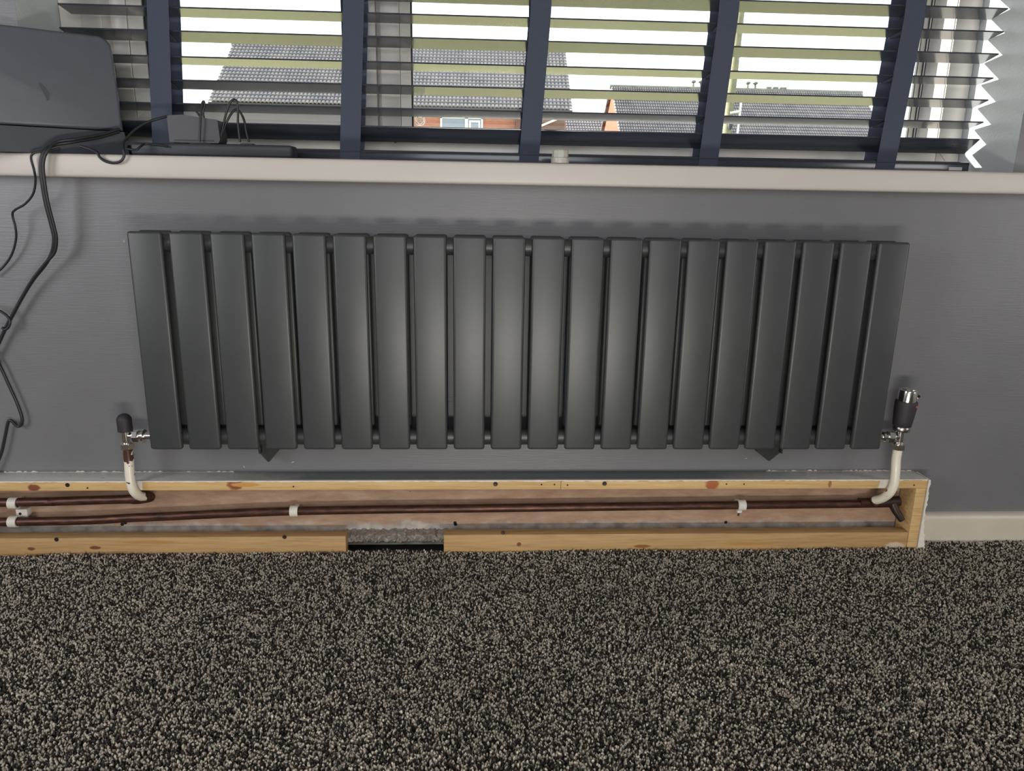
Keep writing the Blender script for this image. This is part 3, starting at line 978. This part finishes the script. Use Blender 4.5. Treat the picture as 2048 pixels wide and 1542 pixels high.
# ------------------------------------------------------------------ carpet pile: individual tufts
X0, X1, Y0, Y1 = -1.30, 1.30, -0.86, -0.022
sp_ = 0.0034
gx = np.arange(X0, X1, sp_)
gy = np.arange(Y0, Y1, sp_ * 0.9)
px_, py_ = np.meshgrid(gx, gy)
par_ = np.add.outer(np.arange(gy.size), np.arange(gx.size)).ravel() % 2
px_ = px_.ravel() + rng.normal(0, sp_ * 0.33, px_.size)
py_ = py_.ravel() + rng.normal(0, sp_ * 0.33, py_.size)
edge = np.where(px_ < BOX_X + 0.02, -0.0595 + 0.0022 * np.sin(px_ * 9 + 1) + 0.0018 * np.sin(px_ * 31), -0.0225 + 0.002 * np.sin(px_ * 23))
gap = (px_ > -0.376) & (px_ < -0.171)
edge = np.where(gap, -0.050 + 0.003 * np.sin(px_ * 40), edge)
keep = (py_ < edge) & (np.abs(px_) < 1.30 + 0.38 * np.minimum(0, py_ + 0.1))
px_, py_, edge, par_ = px_[keep], py_[keep], edge[keep], par_[keep]
# thin out the tufts no nearby camera can see
dist_edge = edge - py_
N = px_.size
tone_lo = rng.random(N)
tone = np.clip(np.where(tone_lo < np.where(par_ == 0, 0.76, 0.26), rng.normal(0.2, 0.15, N), rng.normal(0.74, 0.14, N)), 0, 1)
hgt = 0.0120 + rng.normal(0, 0.0011, N) + 0.004 * np.exp(-dist_edge / 0.012) + 0.0014 * np.sin(px_ * 11 + 2 * np.sin(py_ * 7)) + 0.001 * np.sin(py_ * 17 + px_ * 5)
rad_ = 0.0024 + rng.normal(0, 0.0003, N)
rad_ = np.clip(rad_, 0.0014, 0.0034)
lean = rng.normal(0, 0.0012, (N, 2))
K = 3
ang = 2 * np.pi * np.arange(K) / K
rot = rng.random(N) * 6.283
verts = np.zeros((N, 2 * K + 1, 3), np.float32)
for ringi, (fr_, fh) in enumerate(((0.8, 0.0), (1.0, 0.80))):
    for k in range(K):
        verts[:, ringi * K + k, 0] = px_ + lean[:, 0] * fh + rad_ * fr_ * np.cos(ang[k] + rot)
        verts[:, ringi * K + k, 1] = py_ + lean[:, 1] * fh + rad_ * fr_ * np.sin(ang[k] + rot)
        verts[:, ringi * K + k, 2] = SUB + 0.004 + hgt * fh
verts[:, 2 * K, 0] = px_ + lean[:, 0] * 1.2
verts[:, 2 * K, 1] = py_ + lean[:, 1] * 1.2
verts[:, 2 * K, 2] = SUB + 0.004 + hgt
face = []
for k in range(K):
    k2 = (k + 1) % K
    face.append((k, k2, K + k2))
    face.append((k, K + k2, K + k))
    face.append((K + k, K + k2, 2 * K))
face = np.array(face, np.int32)
faces = (face[None] + (np.arange(N, dtype=np.int32) * (2 * K + 1))[:, None, None]).reshape(-1, 3)
me = bpy.data.meshes.new('carpet_pile')
nv, nf = N * (2 * K + 1), faces.shape[0]
me.vertices.add(nv)
me.vertices.foreach_set('co', verts.reshape(-1))
me.loops.add(nf * 3)
me.loops.foreach_set('vertex_index', faces.reshape(-1))
me.polygons.add(nf)
me.polygons.foreach_set('loop_start', np.arange(0, nf * 3, 3, dtype=np.int32))
me.polygons.foreach_set('loop_total', np.full(nf, 3, np.int32))
me.polygons.foreach_set('use_smooth', np.ones(nf, dtype=bool))
at_ = me.attributes.new('tone', 'FLOAT', 'POINT')
at_.data.foreach_set('value', np.repeat(tone, 2 * K + 1).astype(np.float32))
me.update()
me.materials.append(M['pile'])
pile = link_mesh('carpet_pile', me, floor)
pile['kind'] = 'stuff'

# ------------------------------------------------------------------ things on the sill
# dark grey electronic device standing askew at the left end
pr = at(243, 262, 0.036)
th = math.radians(31)
ux = Vector((-math.cos(th), -math.sin(th), 0))
un_ = Vector((math.sin(th), -math.cos(th), 0))      # faces the room
dev = thing('electronic_device', 'dark grey plastic device with rounded corner and curved logo, standing askew on the sill', 'device', (pr.x, pr.y, SILL))
z0d, z1d, wd = 0.862, 1.032, 0.36
rc = 0.024
out = []
for (cx, cz, a0) in ((rc, z1d - rc, 90), (wd - rc, z1d - rc, 0)):
    pass
for q in range(7):
    a_ = math.radians(180 - 90 * q / 6)
    out.append((rc + rc * math.cos(a_), z1d - rc + rc * math.sin(a_)))
for q in range(7):
    a_ = math.radians(90 - 90 * q / 6)
    out.append((wd - rc + rc * math.cos(a_), z1d - rc + rc * math.sin(a_)))
out += [(wd, z0d), (-0.004, z0d)]


def D(u, z, d):
    return Vector((pr.x, pr.y, 0)) + ux * u + un_ * d + Vector((0, 0, z))


b = bmesh.new()
fr_v = [b.verts.new(D(u, z, 0.0)) for u, z in out]
bk_v = [b.verts.new(D(u, z, -0.026)) for u, z in out]
b.faces.new(fr_v)
b.faces.new(list(reversed(bk_v)))
for i in range(len(out)):
    j = (i + 1) % len(out)
    b.faces.new((fr_v[i], bk_v[i], bk_v[j], fr_v[j]))
bmesh.ops.recalc_face_normals(b, faces=list(b.faces))
ed = [e_ for e_ in b.edges if len(e_.link_faces) == 2 and (e_.verts[0] in fr_v) == (e_.verts[1] in fr_v)]
bmesh.ops.bevel(b, geom=ed, offset=0.007, segments=3, profile=0.5, affect='EDGES')
mb = MB()
mb._merge(b)
lid = mb.build('upright_cover', M['device'], dev)
mb = MB()
base_out = [(-0.010, SILL + 0.0006), (-0.004, z0d - 0.0018), (wd, z0d - 0.0018), (wd, SILL + 0.0006)]
mb.prism([D(u, z, 0.003) for u, z in base_out], -un_ * 0.034)
mb.build('base', M['device_dark'], dev, smooth=False)
# curved mark on the cover
pl = at(88, 180, 0.0)
uu = ((Vector((pl.x, pl.y, 0)) - Vector((pr.x, pr.y, 0))).dot(ux))
# intersect the viewing ray with the cover plane
dray = (at(88, 180, 0.0) - CAM).normalized()
tt = (Vector((pr.x, pr.y, 0)) + un_ * 0.0 - CAM).dot(un_) / dray.dot(un_)
hit = CAM + dray * tt
uu = (hit - Vector((pr.x, pr.y, 0))).dot(ux)
zl = hit.z
mk = []
for q in range(9):
    s = q / 8
    mk.append((uu + 0.006 - 0.010 * math.sin(s * 1.9), zl + 0.012 - 0.030 * s, 0.0012 + 0.0030 * math.sin(math.pi * s)))
oa = [D(u - w_, z, 0.0004) for u, z, w_ in mk]
ob = [D(u + w_, z, 0.0004) for u, z, w_ in reversed(mk)]
MB().prism(oa + ob, un_ * 0.0005).build('logo', M['logo'], lid, smooth=False)

# black power strip lying along the sill
ps = thing('power_strip', 'long black power strip lying along the sill in front of the blind', 'power strip', (-0.6, 0.02, SILL))
xa, xb = at(262, 300, 0.0).x, at(586, 315, 0.0).x
MB().box(xa, xb, -0.004, 0.046, SILL + 0.0006, 0.8395, 0.006, 3).build('strip_body', M['device_dark'], ps)
for q in range(3):
    x_ = xa + 0.06 + q * 0.07
    MB().box(x_ - 0.02, x_ + 0.02, 0.004, 0.040, 0.8385, 0.8405, 0.0015).build('socket', M['adapter'], ps)
x_ = at(495, 283, 0.02).x
MB().box(x_ - 0.012, x_ + 0.012, 0.01, 0.03, 0.8385, 0.8425, 0.001).build('switch', M['adapter'], ps)
# grey plug adapter plugged on top of the strip
ad = thing('plug_adapter', 'dark grey block adapter sitting on the black power strip', 'adapter', (-0.655, 0.03, 0.84))
ca, cb = at(339, 282, 0.008), at(440, 282, 0.008)
b = MB()
b.prism([(ca.x, 0.008, 0.8412), (cb.x - 0.003, 0.008, 0.8412), (cb.x, 0.008, 0.848), (cb.x - 0.002, 0.008, 0.8815), (cb.x - 0.006, 0.008, 0.8845), (ca.x + 0.03, 0.008, 0.8925), (ca.x - 0.001, 0.008, 0.8905)], (0, 0.044, 0))
b.build('adapter_body', M['adapter'], ad, smooth=False)
MB().box(ca.x + 0.01, cb.x - 0.012, 0.0068, 0.0085, 0.8445, 0.8465).build('seam', M['cable'], ad)
# small stepped cap of frosted plastic
cp_ = at(1120, 331, -0.033)
t = thing('plastic_cap', 'small frosted clear plastic cap standing on the white sill edge', 'cap', (cp_.x, -0.03, SILL))
MB().lathe((cp_.x, -0.030, SILL + 0.0005), [(0.0175, 0), (0.0178, 0.001), (0.0178, 0.0095), (0.0170, 0.0105)], 28).build('cap_skirt', M['cap'], t)
MB().lathe((cp_.x, -0.030, SILL + 0.0005), [(0.0162, 0.0105), (0.0160, 0.023), (0.0150, 0.0245)], 10).build('cap_top', M['cap'], t, smooth=False)


def cable(pts, r, label, name='cable', n_=8, group=None):
    o = MB().tube(smooth_path(pts, n_), r, 10).build(name, M['cable'])
    return tag(o, label, 'cable', group)


def pp(lst, Y):
    return [at(x, y, Y if not isinstance(Y, (list, tuple)) else Y[i]) for i, (x, y) in enumerate(lst)]


# pair of thick leads: along the device foot, over the sill nose and down the wall
path = [(238, 263), (200, 274), (150, 283), (112, 289), (92, 299), (83, 318), (82, 345), (90, 400), (103, 452), (108, 478), (104, 505), (90, 530), (66, 560), (46, 592), (28, 625), (12, 655), (-4, 690), (-30, 745)]
ys = [0.024, 0.0, -0.03, -0.045, -0.058, -0.062, -0.062, -0.055, -0.045, -0.04, -0.035, -0.03, -0.025, -0.02, -0.018, -0.016, -0.014, -0.012]
cable([at(x, y, yy) for (x, y), yy in zip(path, ys)], 0.0034, 'thicker black lead hanging in a long bend from the sill nose')
cable([at(x + (5 if 3 < i < 11 else 2), y - (0 if 3 < i < 11 else 5), yy - 0.0035) for i, ((x, y), yy) in enumerate(zip(path, ys))], 0.0028, 'black lead running doubled beside the thicker hanging lead')
cable(pp([(120, 297), (100, 301), (82, 303), (68, 306), (62, 316), (68, 340), (71, 362), (66, 388), (50, 408), (30, 420), (25, 430), (31, 455), (32, 478), (24, 508), (8, 532), (-14, 552)],
         [-0.05, -0.053, -0.056, -0.06, -0.06, -0.057, -0.05, -0.045, -0.04, -0.035, -0.03, -0.025, -0.02, -0.015, -0.012, -0.012]), 0.0021, 'thin black lead kinked where it hangs against the wall')
cable(pp([(-25, 690), (0, 732), (14, 762), (34, 806), (44, 836), (42, 850), (34, 852), (22, 841), (16, 846), (10, 874), (2, 908), (-16, 950)], -0.012), 0.0031, 'black lead with a sharp crook low on the wall above the boxing')
cable(pp([(-22, 612), (0, 622), (14, 632), (20, 643), (17, 654), (10, 659), (4, 655)], -0.024), 0.0026, 'short looped end of black lead tied round the hanging leads')
cable(pp([(160, 292), (182, 299), (194, 305), (200, 315), (212, 323), (228, 326), (242, 322), (248, 312), (247, 300), (246, 288), (256, 274), (272, 258), (296, 244), (322, 236), (338, 232)],
         [-0.046, -0.05, -0.055, -0.057, -0.057, -0.057, -0.057, -0.057, -0.057, -0.05, -0.035, -0.02, -0.006, 0.004, 0.012]), 0.0025, 'black lead drooping over the sill nose up to the block adapter')
cable(pp([(252, 297), (272, 300), (280, 294), (290, 288), (312, 289), (336, 293)], [-0.03, -0.03, -0.025, -0.012, -0.010, -0.008]), 0.0022, 'short wavy black lead in front of the power strip end')
cable(pp([(399, 284), (400, 262), (401, 240), (403, 215), (405, 205), (408, 203), (409, 212), (406, 226), (409, 240)], [0.000, 0.000, 0.000, 0.003, 0.005, 0.006, 0.008, 0.010, 0.010]), 0.0021, 'black lead standing in a narrow upright loop before the adapter')
cable(pp([(440, 284), (444, 262), (452, 228), (460, 206), (468, 199), (474, 204), (476, 222), (476, 248), (480, 284)], 0.020), 0.0022, 'taller of two black lead arches beside the adapter')
cable(pp([(442, 280), (450, 252), (462, 228), (472, 219), (480, 224), (488, 240), (492, 262), (498, 284)], 0.030), 0.0022, 'lower of two black lead arches beside the adapter')
cable(pp([(384, 214), (392, 222), (398, 230), (404, 240)], 0.012), 0.002, 'short black lead slanting down behind the adapter')

# ------------------------------------------------------------------ outdoors
GZ = -0.45
struct(MB().box(-70, 90, 0.35, 120, GZ - 0.3, GZ).build('ground', M['lawn'], smooth=False), 'sunlit lawn outside the window', 'lawn')


def tiled_slope(x0e, x1e, x0r, x1r, ye, yr, ze, zr, cols, rows):
    """one joined mesh of rolled tiles from eave (e) to ridge (r)"""
    slope = math.atan2(zr - ze, yr - ye)
    nrm = Vector((0, -math.sin(slope), math.cos(slope)))
    sub = 7
    mb = MB()
    for j in range(rows):
        t0, t1 = j / rows, (j + 1.03) / rows
        lower, upper = [], []
        for i in range(cols * sub + 1):
            s = i / (cols * sub)
            roll = 0.085 * math.sin(math.pi * (i % sub) / sub) ** 0.7 + 0.010
            for t, lst, lift in ((t0, lower, 0.06), (t1, upper, 0.0)):
                xx = (x0e + (x0r - x0e) * t) * (1 - s) + (x1e + (x1r - x1e) * t) * s
                p_ = Vector((xx, ye + (yr - ye) * t, ze + (zr - ze) * t)) + nrm * (roll + lift)
                lst.append(mb.bm.verts.new(p_))
        drop = [mb.bm.verts.new(q.co - nrm * 0.06) for q in lower]
        for i in range(cols * sub):
            mb.bm.faces.new((lower[i], lower[i + 1], upper[i + 1], upper[i]))
            mb.bm.faces.new((drop[i], drop[i + 1], lower[i + 1], lower[i]))
    return mb


# large house
h1 = thing('house', 'wide brick house with grey tiled roof, its window under the eave', 'house', (-4.5, 44, GZ))
ex0, ex1, ez, rz = -14.15, 5.05, 5.36, 9.0
t = tiled_slope(ex0, ex1, ex0 + 0.1, ex1 + 0.05, 40.0, 44.6, ez, rz, 92, 18).build('roof_tiles', M['tile'], h1)
t['kind'] = 'stuff'
MB().prism([(ex0 + 0.1, 40.2, ez - 0.05), (ex0 + 0.1, 44.6, rz - 0.1), (ex0 + 0.1, 49.0, ez - 0.05)], (ex1 - ex0 - 0.2, 0, 0)).build('roof_deck', M['barge'], h1, smooth=False)
MB().tube([(ex0 + 0.05, 44.6, rz + 0.03), (ex1 + 0.05, 44.6, rz + 0.03)], 0.16, 8).build('ridge', M['ridge'], h1)
MB().box(ex0 + 0.3, ex1 - 0.3, 40.4, 48.8, GZ, ez + 0.12).build('brick_wall', M['brick'], h1, smooth=False)
MB().box(ex0, ex1, 39.95, 40.1, ez - 0.12, ez + 0.02).build('gutter', M['barge'], h1, smooth=False)
wn = MB()
for (a0, a1, b0, b1) in ((-2.05, 0.25, 4.86, 4.96), (-2.05, -1.95, 3.6, 4.96), (0.15, 0.25, 3.6, 4.96), (-0.72, -0.55, 3.6, 4.96), (-2.05, 0.25, 3.5, 3.6)):
    wn.box(a0, a1, 40.28, 40.42, b0, b1)
wf = wn.build('window', M['far_white'], h1, smooth=False)
MB().box(-1.95, -0.72, 40.36, 40.39, 3.6, 4.86).build('pane', M['far_glass'], wf, smooth=False)
MB().box(-0.55, 0.15, 40.36, 40.39, 3.6, 4.86).build('pane', M['far_glass'], wf, smooth=False)
MB().box(-0.50, 0.10, 40.30, 40.37, 4.05, 4.78).build('opening_light', M['far_white'], wf, smooth=False)
MB().box(-0.40, 0.00, 40.26, 40.31, 4.15, 4.68).build('pane', M['far_glass'], wf, smooth=False)
# timber gable of the porch against the brick
MB().prism([(2.0, 39.6, 4.2), (4.6, 39.6, 4.2), (4.6, 39.6, 5.0), (2.0, 39.6, 5.0)], (0, 0.75, 0)).build('porch_front', M['timber_brown'], h1, smooth=False)
for (a, b) in (((2.1, 5.0), (3.2, 4.45)), ((4.5, 5.0), (3.2, 4.45))):
    MB().tube([(a[0], 39.57, a[1]), (b[0], 39.57, b[1])], 0.06, 6).build('porch_bargeboard', M['far_white'], h1)
for (x_, y_) in ((843, 92), (866, 92)):
    p_ = at(x_, y_, 44.6)
    MB().lathe((p_.x, 44.6, rz + 0.1), [(0.13, 0), (0.09, 0.16), (0.15, 0.2), (0.15, 0.28), (0.05, 0.34)], 10).build('roof_vent', M['ridge'], h1)
MB().box(at(873, 95, 44.6).x, at(932, 95, 44.6).x, 44.5, 44.7, rz + 0.12, rz + 0.27).build('raised_ridge', M['ridge'], h1, smooth=False)

# second house, gable end lit by the sun
h2 = thing('house', 'distant red brick house with orange gable end and long tiled roof', 'house', (17, 52, GZ))
gx0_, gx1_, ye2, yr2, ze2, zr2 = 9.25, 27.2, 48.0, 52.6, 4.35, 8.35
t = tiled_slope(gx0_, gx1_ + 0.2, gx0_ - 0.02, gx1_ - 0.05, ye2, yr2, ze2, zr2, 108, 19).build('roof_tiles', M['tile'], h2)
t['kind'] = 'stuff'
MB().prism([(gx0_ + 0.1, ye2 + 0.2, ze2 - 0.05), (gx0_ + 0.1, yr2, zr2 - 0.1), (gx0_ + 0.1, 2 * yr2 - ye2 - 0.2, ze2 - 0.05)], (gx1_ - gx0_ - 0.2, 0, 0)).build('gable_roof_wall', M['gable_brick'], h2, smooth=False)
MB().box(gx0_ + 0.1, gx1_ - 0.1, ye2 + 0.4, 2 * yr2 - ye2 - 0.4, GZ, ze2).build('brick_wall', M['brick'], h2, smooth=False)
MB().prism([(gx0_ - 0.12, yr2 + 0.3, zr2 - 0.2), (gx0_ - 0.12, 2 * yr2 - ye2, ze2 + 0.05), (gx0_ - 0.12, 2 * yr2 - ye2, ze2 - 0.35), (gx0_ - 0.12, yr2 + 0.3, zr2 - 0.6)], (0.3, 0, 0)).build('bargeboard', M['barge'], h2, smooth=False)
MB().tube([(gx0_ - 0.1, yr2, zr2 + 0.03), (gx1_, yr2, zr2 + 0.03)], 0.15, 8).build('ridge', M['ridge'], h2)
for x_ in (1386, 1401, 1495, 1510):
    p_ = at(x_, 176, yr2)
    MB().lathe((p_.x, yr2, zr2 + 0.1), [(0.10, 0), (0.06, 0.3), (0.18, 0.36), (0.18, 0.46), (0.05, 0.5)], 8).build('roof_vent', M['ridge'], h2)
for (xa_, xb_) in ((1532, 1542), (1546, 1556), (1560, 1572)):
    MB().box(at(xa_, 178, yr2).x, at(xb_, 178, yr2).x, yr2 - 0.1, yr2 + 0.1, zr2 + 0.1, zr2 + 0.28).build('raised_ridge', M['ridge'], h2, smooth=False)

# low blue-grey roof between them
h3 = thing('house', 'low blue-grey roof showing between the two larger houses', 'house', (8.8, 62, GZ))
t = tiled_slope(5.9, 11.6, 5.9, 11.6, 58.0, 61.0, 5.2, 7.05, 26, 8).build('roof_tiles', M['tile'], h3)
t['kind'] = 'stuff'
MB().box(6.1, 11.4, 58.3, 63.5, GZ, 5.25).build('wall', M['brick'], h3, smooth=False)
MB().prism([(6.0, 58.2, 5.15), (6.0, 61.0, 6.98), (6.0, 63.8, 5.15)], (5.5, 0, 0)).build('roof_deck', M['barge'], h3, smooth=False)

# telegraph pole with a white conduit and iron bracket
pa, pb = at(1481, 25, 28), at(1455, 255, 28)
dvec = (pa - pb)
pole = thing('telegraph_pole', 'weathered wooden telegraph pole in front of the distant roof', 'pole', (pb.x, 28, GZ))
base_ = pb + dvec * ((GZ - pb.z) / dvec.z)
top_ = pb + dvec * ((10.5 - pb.z) / dvec.z)
MB().tube([base_, pb, pa, top_], [0.19, 0.17, 0.15, 0.13], 12).build('pole_shaft', M['pole'], pole)
q0, q1 = at(1482, 202, 27.9), at(1475, 262, 27.9)
MB().tube([q0, q0.lerp(q1, 0.35), q1 + (q1 - q0) * 1.2], 0.055, 8).build('conduit', M['pole_iron'], pole)
b0_, b1_ = at(1460, 226, 27.85), at(1481, 222, 27.85)
MB().tube([b0_, b1_], 0.05, 6).build('bracket', M['pole_iron'], pole)
b0_ = at(1461, 248, 27.82)
MB().lathe((b0_.x, 27.84, b0_.z - 0.2), [(0.05, 0), (0.10, 0.12), (0.10, 0.32), (0.05, 0.4)], 10).build('insulator', M['gasket'], pole)
b0_, b1_ = at(1474, 124, 27.9), at(1482, 112, 27.9)
MB().tube([b0_, b1_], 0.02, 6).build('step_iron', M['pole_iron'], pole)
